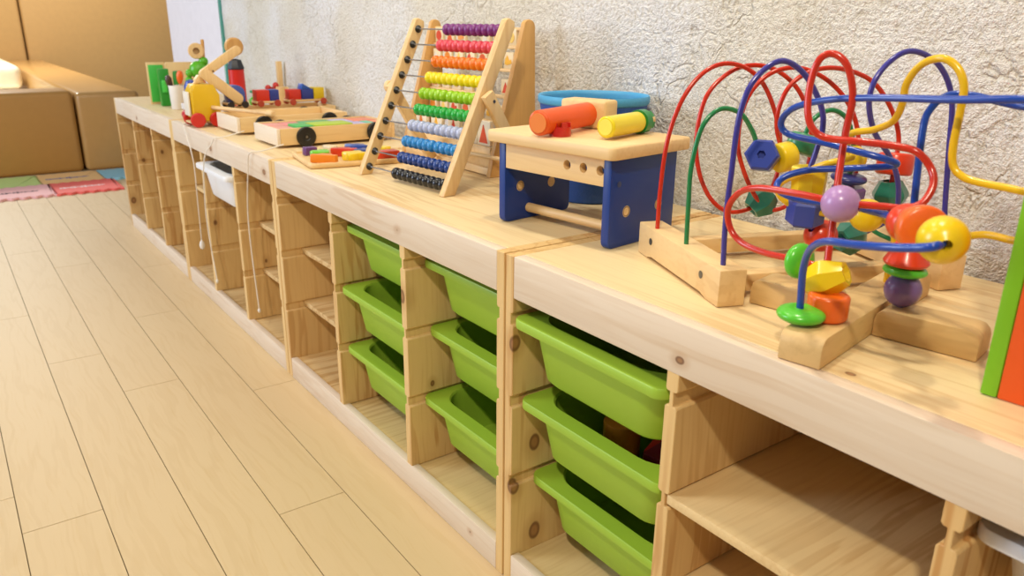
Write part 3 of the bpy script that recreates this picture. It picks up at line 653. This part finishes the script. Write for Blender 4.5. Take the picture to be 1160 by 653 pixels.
for i, cc in enumerate(rows):
    h = LL*(.052 + i*.0985)
    p0 = MT @ Vector((.008, 0, h)); p1 = MT @ Vector((AW-.008, 0, h))
    obj('rod', rod(BM(), p0, p1, .0016, 8), M_steel, t)
    b = BM(); lathe(b, [(.0001, 0), (.0078, 0), (.0078, .0016), (.005, .004), (.002, .007)], p0, (1, 0, 0), 16); obj('rod_cap', b, M_blk, t)
    me = None
    shift = [0, 0, .004, .003, .002, .004, .002, .0, .003, .0][i]
    for k in range(10):
        x = AW-.008 - br*.9 - k*bw - (shift if k >= (5 if i % 2 else 4) else 0) - .001
        if me is None:
            b = BM(); lathe(b, [(.0018, -bw*.48)] + [(br*math.cos(a)**.8, bw*.49*math.sin(a)) for a in [math.radians(-72+q*16) for q in range(10)]] + [(.0018, bw*.48)], (0, 0, 0), (1, 0, 0), 20)
            o = obj('bead', b, paint(cc, .22, coat=.4), t); me = o.data
        else:
            o = bpy.data.objects.new('bead', me); COL.objects.link(o); o.parent = t
        o.location = (x, p0.y, p0.z)
mid = MT @ Vector((0, .006, LL*.555))
for xs_, s_ in ((-.017, -1), (AW+.017, 1)):
    # rear prop: flat bar from the pivot down and back
    q0 = Vector((xs_, mid.y-.006, mid.z+.012)); q1 = Vector((xs_, mid.y+.100, .012))
    dd = (q1-q0).normalized(); nn = Vector((0, -dd.z, dd.y)); b = BM()
    P4 = [q0-nn*.012, q1-nn*.012, q1+nn*.012, q0+nn*.012]; V1 = [b.verts.new(p+Vector((-.0065, 0, 0))) for p in P4]; V2 = [b.verts.new(p+Vector((.0065, 0, 0))) for p in P4]
    b.faces.new(V1); b.faces.new(V2)
    for i in range(4): b.faces.new((V1[i], V1[(i+1) % 4], V2[(i+1) % 4], V2[i]))
    obj('rear_leg', b, M_toyz, t, .002)
    xe = xs_ + s_*.0065
    b = rod(BM(), (xe, q0.y+.012, q0.z-.014), (xe + s_*.0012, q0.y+.012, q0.z-.014), .003, 12); obj('screw', b, paint('77756f', .3, metal=.8), t)
obj('rear_stretcher', rod(BM(), (-.010, mid.y+.083, .045), (AW+.010, mid.y+.083, .045), .0045, 12), M_toy, t)
# pivot knob on the left
b = BM(); lathe(b, [(.006, 0), (.013, .004), (.013, .014), (.009, .018), (.0001, .0185)], (-.024, mid.y+.004, mid.z+.004), (-1, 0, 0), 18); obj('pivot_knob', b, M_toy, t)

# ------------------------------------------------------------------ picture frame toy behind the abacus
t = thing('picture_block_frame', 'tall counting frame between two tapered honey-coloured boards, behind the abacus', 'toy', (-.862, .372, H))
def tb(x0):
    zt = .315; r = .014; pts = [(-.072, 0), (.040, 0), (.045, .10), (.040, zt-r)]
    pts += [(.026 + r*math.cos(math.radians(a)), zt-r + r*math.sin(math.radians(a))) for a in (0, 30, 60, 90, 120, 150, 180)]
    pts += [(-.040, .12), (-.062, .05)]
    return prism(BM(), pts, x0, x0+.014, 'YZ')
obj('side_board', tb(0), M_honey, t, .0015); obj('side_board', tb(.372), M_honey, t, .0015)
obj('base_board', box(BM(), .0142, .3718, -.068, .035, .003, .018), M_toy, t, .001)
obj('base_board', box(BM(), .0142, .3718, -.062, -.054, .0182, .060), M_toyy, t, .001)
obj('handle_rod', rod(BM(), (.0142, .026, .295), (.3718, .026, .295), .004, 12), M_toy, t)
for j, z in enumerate((.105, .16, .215, .262)):
    y = .0 + j*.007
    obj('rail', box(BM(), .0142, .3718, y-.004, y+.012, z-.006, z), M_toy, t, .001)
    for k in range(7):
        if (j, k) in ((3, 3), (1, 5)): continue
        x = .035+k*.049
        c_ = ['e88a2a', 'f2b83a', 'e2622a', 'f4cf6a', 'e8e0d0', 'f09a4a', 'd84a2a'][(k*3+j*2) % 7]
        o = obj('picture_tile', box(BM(), x-.017, x+.017, y, y+.008, z+.0002, z+.034), paint('ecd8ae', .45), t, .0015)
        b = BM(); kind = (k+j) % 3
        if kind == 0: prism(b, circ((x, z+.017), .011, 18), y-.0012, y+.001, 'XZ')
        elif kind == 1: prism(b, [(x-.011, z+.006), (x+.011, z+.006), (x, z+.028)], y-.0012, y+.001, 'XZ')
        else: prism(b, [(x-.012, z+.010), (x-.004, z+.008), (x+.012, z+.012), (x+.010, z+.02), (x+.003, z+.017), (x-.003, z+.028), (x-.010, z+.021)], y-.0012, y+.001, 'XZ')
        obj('picture', b, paint(c_, .4), o)
for k, (x, c_) in enumerate(((.335, 'e0522a'), (.285, 'f2a83a'), (.215, 'd8402a'), (.14, 'f2b83a'), (.07, 'e07a2a'))):
    o = obj('picture_tile', box(BM(), x-.024, x+.024, -.0535, -.044, .0605, .112), paint('f0e2c4', .45), t, .0015)
    obj('picture', prism(BM(), [(x-.015, .066), (x+.015, .066), (x, .104)], -.055, -.053, 'XZ'), paint(c_, .4), o)

# ------------------------------------------------------------------ shape puzzle tray
t = thing('puzzle_tray', 'flat wooden puzzle tray with rounded corners, in front of the near cart', 'toy', (-.77, .027, H), math.radians(-9))
b = BM(); TW, TD = .195, .225
loft(b, [rr(TW-.006, TD-.006, .012, .0002, -TW/2, TD/2), rr(TW, TD, .015, .003, -TW/2, TD/2), rr(TW, TD, .015, .009, -TW/2, TD/2), rr(TW-.004, TD-.004, .013, .012, -TW/2, TD/2),
         rr(TW-.016, TD-.016, .010, .012, -TW/2, TD/2), rr(TW-.018, TD-.018, .010, .008, -TW/2, TD/2)])
obj('tray_board', b, M_toyy, t, ang=50)
TR = Matrix.Translation((-.77, .027, H)) @ Matrix.Rotation(math.radians(-9), 4, 'Z')
def lob(n, r, k, e): return [((r+e*math.cos(k*2*math.pi*i/n))*math.cos(2*math.pi*i/n), (r+e*math.cos(k*2*math.pi*i/n))*math.sin(2*math.pi*i/n)) for i in range(n)]
CAR = [(-.030, -.012), (.030, -.012), (.032, .002), (.018, .004), (.010, .016), (-.012, .016), (-.018, .004), (-.030, .002)]
PZ = [(CAR, -.030, .040, 'f08a1e', 'orange chunky puzzle piece at the front corner of the tray', .9), (lob(30, .021, 3, .004), -.085, .046, '78c828', 'lime green chunky puzzle piece on the tray, left of the orange one', .3),
      (SQ(.022, .03), -.150, .035, '6a3a7a', 'purple puzzle piece at the left end of the tray', .2), (lob(36, .025, 4, .005), -.035, .110, 'f0cc1a', 'large yellow scalloped puzzle piece on the tray', 1.0),
      (CAR, -.105, .105, 'd83a1e', 'red vehicle-shaped puzzle piece at the middle of the tray', 1.1), (CAR, -.070, .150, '26418f', 'dark blue vehicle-shaped puzzle piece behind the yellow one', 1.2),
      (SQ(.034, .05), -.030, .185, 'd8401e', 'red block puzzle piece seen through the abacus', .1), (lob(24, .018, 5, .003), -.095, .195, 'f2d43a', 'small yellow puzzle piece at the back of the tray', 0),
      (CAR, -.150, .150, '2d4a9a', 'blue puzzle piece at the back left of the tray', .7), (lob(24, .017, 2, .005), -.155, .085, 'e9d2a4', 'plain wooden puzzle piece at the left side of the tray', .4)]
for pts, x, y, c_, lb, rz in PZ:
    o = obj('puzzle_piece', prism(BM(), pts, 0, .019), paint(c_, .3, coat=.2), bevel=.0025); o.matrix_world = TR @ Matrix.Translation((x, y, .0083)) @ Matrix.Rotation(rz, 4, 'Z')
    tag(o, lb, 'puzzle piece', 'chunky puzzle pieces on the tray')

# ------------------------------------------------------------------ wooden carts
def cart(x0, x1, y0, y1, label, wheels=True, zb=.007, ht=.042, divs=()):
    t = thing('wooden_cart', label, 'toy cart', (x0, y0, H), 0, 'wooden carts on the far shelves')
    w, d = x1-x0, y1-y0; th = .009; z0, z1 = zb, zb+ht
    obj('front_board', box(BM(), 0, w, 0, th, z0, z1), wood('cart_white_maple', 'ecdcc4', 'd4b48a', 'X', contrast=.2), t, .0015)
    obj('back_board', box(BM(), 0, w, d-th, d, z0, z1), M_toy, t, .0015)
    obj('side_board', box(BM(), 0, th, th+.0002, d-th-.0002, z0, z1), M_toyy, t, .0012)
    obj('side_board', box(BM(), w-th, w, th+.0002, d-th-.0002, z0, z1), M_toyy, t, .0012)
    obj('floor_board', box(BM(), th+.0002, w-th-.0002, th+.0002, d-th-.0002, z0+.002, z0+.008), M_toy, t)
    if wheels:
        for xx, sg in ((w+.0006, 1), (-.0006, -1)):
            for yy in (.075, d-.06):
                b = BM(); lathe(b, [(.0001, 0), (.0235, 0), (.0258, .002), (.0258, .007), (.0235, .009), (.010, .0092), (.008, .0075), (.0001, .0075)], (xx, yy, .0262), (sg, 0, 0), 28)
                q = obj('wheel', b, paint('1c1a18', .35), t, ang=30)
                b = BM(); lathe(b, [(.0001, 0), (.003, 0), (.0025, .0015), (.0001, .002)], (xx+sg*.0078, yy, .0262), (sg, 0, 0), 12); obj('axle_cap', b, paint('8a8478', .35, metal=.7), q)
    return t
cart(-1.266, -1.093, .073, .405, 'wooden cart with black wheels full of flat coloured blocks, behind the puzzle tray')
cart(-1.578, -1.388, .066, .40, 'empty wooden cart left of the one with coloured blocks', True)
cart(-1.725, -1.585, .122, .450, 'shallow wooden box under the block train, near the wall', False, .0005, .049)
zc = H+.0155
tiles = [(.012, .085, .012, .058, 'e89a8c', 'salmon pink flat block at the front left of the cart'), (.088, .160, .012, .058, 'eaa08a', 'salmon pink flat block at the front right of the cart'),
         (.012, .085, .061, .110, 'e8908a', 'salmon block in the second row of the cart'), (.088, .160, .061, .105, '4fb85a', 'green flat block on the wheel side of the cart'),
         (.088, .160, .108, .215, 'b4cf2e', 'long lime yellow block on the wheel side of the cart'), (.012, .085, .113, .20, '55b070', 'green block on the far side of the cart'),
         (.088, .160, .218, .262, 'b8b0dc', 'pale violet block in the middle of the cart'), (.088, .160, .265, .290, '5cc0a0', 'turquoise flat block near the back of the cart'),
         (.012, .085, .203, .252, 'c0b8e0', 'lilac block on the far side of the cart'), (.088, .160, .293, .320, 'f08a5a', 'coral block at the back of the cart'), (.012, .085, .255, .32, 'ee8a66', 'coral block in the back left corner of the cart')]
for x0, x1, y0, y1, c_, lb in tiles:
    hh = .031 if c_ not in ('b4cf2e', '4fb85a') else .036
    tag(obj('flat_block', box(BM(), -1.266+x0, -1.266+x1, .073+y0, .073+y1, zc, zc+hh), paint(c_, .4), bevel=.002), lb, 'toy block', 'flat coloured blocks in the cart')
# mallet-like stick on the far cart
t = thing('drum_stick', 'wooden stick with a half-round knob lying across the empty cart', 'toy tool')
A = Vector((-1.63, .070, H+.0575)); B = Vector((-1.395, .155, H+.0575))
obj('stick', rod(BM(), A, B, .006, 14, .002), M_toy, t)
obj('knob', rod(BM(), B+(B-A).normalized()*.0003, B+(B-A).normalized()*.03, .0085, 20, .002), M_toy, t)

# block train on the shallow box
zt = H+.050
def wagon(cx, cy, label, arch=False, L=.115):
    t = thing('train_wagon', label, 'toy train', (cx, cy, zt), 0, 'block train wagons')
    obj('wagon_bed', box(BM(), -.026, .026, -L/2, L/2, .010, .017), M_toyy, t, .002)
    for sx in (-1, 1):
        for yy in (-L/2+.012, L/2-.012):
            b = BM(); lathe(b, [(.0001, 0), (.0095, 0), (.0105, .001), (.0105, .005), (.0095, .006), (.0001, .006)], (sx*.0263, yy, .0107), (sx, 0, 0), 20)
            obj('wheel', b, paint('2a2422' if arch else 'b8452c', .4), t)
    return t
TX = -1.668
wagon(TX, .152, 'engine wagon of the block train, carrying the blue arch', True, .068)
wagon(TX, .250, 'middle wagon of the block train, carrying a red and a blue cube', False, .078)
wagon(TX, .380, 'last wagon of the block train near the wall, with three cubes', False, .128)
def cube(cy, w, d, h, c_, lb, z=.0172):
    return tag(obj('cube_block', box(BM(), TX-w/2, TX+w/2, cy-d/2, cy+d/2, zt+z, zt+z+h), paint(c_, .35), bevel=.002), lb, 'toy block', 'cubes on the block train')
pts = [(-.028, 0), (.028, 0)] + [(.028*math.cos(math.radians(a)), .026+.026*math.sin(math.radians(a))) for a in range(0, 181, 15)]
o = obj('arch_block', prism(BM(), [(p[0], p[1]) for p in pts], -.020, .020, 'YZ'), paint('3f55a4', .3, coat=.2), bevel=.003); o.location = (TX, .152, zt+.0172)
tag(o, 'blue round-topped block at the front of the block train', 'toy block')
cube(.235, .040, .042, .034, 'd4321e', 'red cube on the middle train wagon')
cube(.272, .040, .030, .034, '2f3f94', 'blue cube on the middle train wagon')
cube(.340, .040, .040, .032, 'cf301e', 'red cube on the last train wagon')
cube(.382, .040, .040, .032, '2b3a8c', 'blue cube between red and yellow on the last train wagon')
cube(.422, .040, .036, .036, 'e2c21a', 'yellow cube on the last train wagon, nearest the wall')
o = obj('wedge_block', prism(BM(), [(-.018, 0), (.018, 0), (-.012, .018)], -.018, .018, 'YZ'), paint('2a56a8', .35), bevel=.0015); o.location = (TX, .380, zt+.0495)
tag(o, 'blue wedge block lying on top of the last wagon cubes', 'toy block')

# ------------------------------------------------------------------ digger truck
t = thing('toy_digger', 'toy digger with a yellow cab, red wheels and folded wooden arm', 'toy vehicle', (-1.655, .035, H))
pts = [(-.032, .028), (-.010, .016), (.040, .018), (.052, .034), (.052, .096), (.036, .126), (-.020, .126), (-.032, .106)]
obj('cab', prism(BM(), [(p[0]+.01, p[1]) for p in pts], -.045, .018, 'YZ'), paint('e8bc1c', .35), t, .003)
obj('cab_side', prism(BM(), [(p[0]*.94+.0106, p[1]*.97+.002) for p in pts], .0182, .026, 'YZ'), paint('e8bc1c', .35), t, .001)
obj('cab_front', box(BM(), -.040, .014, -.030, -.0252, .034, .104), paint('f2ead8', .4), t, .001)
obj('chassis', box(BM(), -.040, .020, -.030, .062, .012, .0178), M_toy, t, .001)
for x in (.0265, -.056):
    for y in (-.012, .044):
        obj('wheel', rod(BM(), (x, y, .0225), (x+.012, y, .0225), .022, 24, .003), paint('cf2a1e', .35, coat=.2), t)
obj('seat_block', prism(BM(), [(-.012, 0), (.012, 0), (.012, .010), (0, .024), (-.012, .010)], -.02, .005, 'YZ', Matrix.Translation((0, .012, .1285))), M_toy, t, .001)
def armbar(p, q, w, th, x):
    p, q = Vector((0, p[0], p[1])), Vector((0, q[0], q[1])); d = (q-p).normalized(); nrm = Vector((0, -d.z, d.y)); b = BM(); pts = []
    a0 = math.atan2(d.z, d.y)
    for c_, s in ((q, -90), (p, 90)):
        for k in range(7):
            a = a0 + math.radians(s+k*30); pts.append((c_.y+w*math.cos(a), c_.z+w*math.sin(a)))
    return prism(b, pts, x, x+th, 'YZ')
obj('arm', armbar((.025, .155), (.130, .222), .0135, .010, .000), M_toyz, t, .0015)
obj('arm', armbar((.028, .155), (.118, .080), .016, .010, .0105), M_toyz, t, .0015)
obj('arm', armbar((.030, .150), (-.010, .115), .007, .010, -.0105), M_toyz, t, .0015)
b = rod(BM(), (.0206, .05, .163), (.0222, .05, .163), .003, 12); obj('pivot_pin', b, paint('6a5a48', .4, metal=.5), t)

# clown-like pull figure and frog behind
t = thing('stacking_figure', 'red stacking figure with a black hat shape and round wooden top, behind the digger arm', 'toy', (-1.93, .245, H))
obj('body', lathe(BM(), [(.0001, .0005), (.024, .0005), (.027, .004), (.026, .150), (.022, .152), (.0001, .152)], (0, 0, 0), (0, 0, 1), 24), paint('d2281c', .35), t)
obj('hat', lathe(BM(), [(.0001, .1522), (.029, .1522), (.029, .157), (.020, .182), (.0001, .186)], (0, 0, 0), (0, 0, 1), 8), paint('22242c', .4), t, ang=25)
obj('collar', lathe(BM(), [(.0001, .1862), (.013, .1862), (.010, .196), (.0001, .197)], (0, 0, 0), (0, 0, 1), 16), paint('d8dce4', .4), t)
obj('head', rod(BM(), (-.010, .0, .225), (.012, .0, .225), .030, 28, .004), M_honey, t)
t = thing('toy_frog', 'green toy frog holding up a wooden ring, behind the white cup', 'toy', (-2.06, .155, H))
obj('body', lathe(BM(), [(.0001, .0005), (.022, .0005), (.026, .02), (.022, .10), (.012, .118), (.0001, .12)], (0, 0, 0), (0, 0, 1), 20), paint('d9701e', .4), t)
b = BM()
for p, q, r in (((0, 0, .145), (0, 0, 1), .030), ((0, -.030, .135), (0, 0, 1), .014), ((0, .032, .150), (0, 0, 1), .016), ((0, -.035, .112), (0, 0, 1), .012), ((0, .02, .173), (0, 0, 1), .016)):
    lathe(b, [(.0001, -r)] + [(r*math.cos(a), r*math.sin(a)) for a in [math.radians(-75+i*15) for i in range(11)]] + [(.0001, r)], p, q, 16)
obj('frog_body', b, paint('58b01e', .35), t)
o = obj('ring', lathe(BM(), [(.011, -.007), (.024, -.007), (.027, -.004), (.027, .004), (.024, .007), (.011, .007), (.011, -.007)], (0, .0, .208), (1, -.25, 0), 24), M_toyz, t)
obj('antenna', rod(BM(), (.0, .022, .180), (.0, .024, .246), .006, 10, .002), M_honey, t)
obj('foot', armbar((-.028, .100), (-.036, .050), .009, .012, -.006), paint('f07018', .35), t, .001)

# white cup with sticks
t = thing('cup', 'white cup holding an orange stick, left of the yellow digger', 'cup', (-2.205, .112, H))
obj('cup_body', loft(BM(), [circ_ for circ_ in [[(r*math.cos(2*math.pi*i/28), r*math.sin(2*math.pi*i/28), z) for i in range(28)] for r, z in ((.024, .0004), (.026, .002), (.0295, .083), (.0295, .085), (.0275, .085), (.023, .004))]]), paint('f1ece2', .4), t, ang=50)
def stick(dx, dy, c_, lb, tx, ty, zz):
    t_ = thing('toy_spoon', lb, 'toy tool', (-2.205+dx, .112+dy, H+.006))
    obj('handle', rod(BM(), (0, 0, 0), (tx*.6, ty*.6, zz*.7), .0035, 10), M_toy, t_)
    lathe_b = BM(); p1 = Vector((tx*.6, ty*.6, zz*.7+.0002)); d_ = Vector((tx, ty, zz)).normalized()
    lathe(lathe_b, [(.0001, 0), (.006, .002), (.0115, .018), (.012, .034), (.008, .045), (.0001, .049)], p1, d_, 16); obj('head', lathe_b, paint(c_, .35), t_)
stick(.002, .004, 'f06a1a', 'orange-headed stick standing in the white cup', .006, .010, .118)
stick(-.010, -.012, '4a3424', 'dark brown stick in the white cup beside the orange one', -.004, -.012, .095)

# small blue figure with red wheels
t = thing('toy_figure', 'small blue toy figure on red wheels between the white cup and the yellow digger', 'toy', (-1.86, .070, H))
obj('wheels', rod(BM(), (-.012, -.018, .0165), (.012, -.018, .0165), .016, 20, .002), paint('c4283a', .35), t)
obj('wheels', rod(BM(), (-.012, .020, .0165), (.012, .020, .0165), .016, 20, .002), paint('3a3a90', .35), t)
obj('base', box(BM(), -.020, .020, -.030, .034, .033, .052), paint('e8e2dc', .4), t, .003)
obj('body', lathe(BM(), [(.0001, .0522), (.014, .0522), (.018, .062), (.022, .085), (.022, .105), (.015, .122), (.0001, .127)], (0, .004, 0), (0, 0, 1), 20), paint('2c46a4', .3, coat=.2), t)

# green door toy and wooden board
t = thing('shape_door_board', 'upright wooden board with green door-like panels at the far end of the shelf', 'toy', (-2.45, .068, H), math.radians(88))
obj('frame_board', box(BM(), 0, .064, 0, .010, .0004, .155), M_toyz, t, .0015)
obj('green_panel', box(BM(), .005, .058, -.006, -.0002, .008, .146), paint('44c04a', .35), t, .002)
obj('green_panel', box(BM(), .020, .056, -.110, -.076, .0004, .136), paint('26962c', .35), t, .003)
obj('green_knob', box(BM(), .026, .044, -.118, -.1102, .050, .095), paint('4fd052', .35), t, .003)
obj('hinge_rod', rod(BM(), (.038, -.0758, .07), (.038, -.0062, .07), .006, 12), M_toy, t)
obj('side_post', box(BM(), .0642, .070, -.012, .010, .0004, .150), M_toyz, t, .0015)
obj('hinge_rod', rod(BM(), (.0562, -.095, .07), (.0698, -.095, .07), .005, 12), M_toy, t)
obj('green_panel', box(BM(), .070, .094, -.118, -.098, .0004, .128), paint('2a8c34', .35), t, .006)
tag(obj('wooden_board', prism(BM(), [(-.055, 0), (.055, 0), (.055, .135), (.051, .148), (.040, .155), (-.055, .155)], -.005, .005, 'XZ', Matrix.Translation((-2.44, .190, H+.0004)) @ Matrix.Rotation(math.radians(88), 4, 'Z')), M_toyz, bevel=.0015),
        'plain wooden board with a rounded corner standing behind the green panels', 'board')

# bits by the wall behind the train
t = thing('tangle_toy', 'small jumble of green and red rods and balls by the wall behind the train', 'toy', (-2.06, .395, H))
obj('block', box(BM(), .08, .115, .0, .036, .0004, .085), M_toyz, t, .002)
for p, q, c_ in (((-.08, -.04, .058), (.06, .02, .062), '2fa06a'), ((-.05, .03, .060), (.05, -.03, .066), '2f9a8a'), ((.0, .0, .075), (.08, .02, .080), 'c8342a')):
    obj('bar', rod(BM(), p, q, .005, 12, .001), paint(c_, .35), t)
for p, c_ in (((-.07, -.03, .022), '5fb428'), ((.03, -.01, .078), 'd0382a'), ((.055, .01, .088), 'd0382a')):
    r = .011 if p[2] > .05 else .021; b = BM(); lathe(b, [(.0001, -r)] + [(r*math.cos(a), r*math.sin(a)) for a in [math.radians(-75+i*15) for i in range(11)]] + [(.0001, r)], p, (0, 0, 1), 18)
    obj('ball', b, paint(c_, .3), t)
tag(obj('wooden_post', box(BM(), -2.055, -2.035, .428, .446, H+.0004, H+.17), M_toyz, bevel=.002), 'thin pale wooden post standing against the plaster wall behind the train', 'toy part')
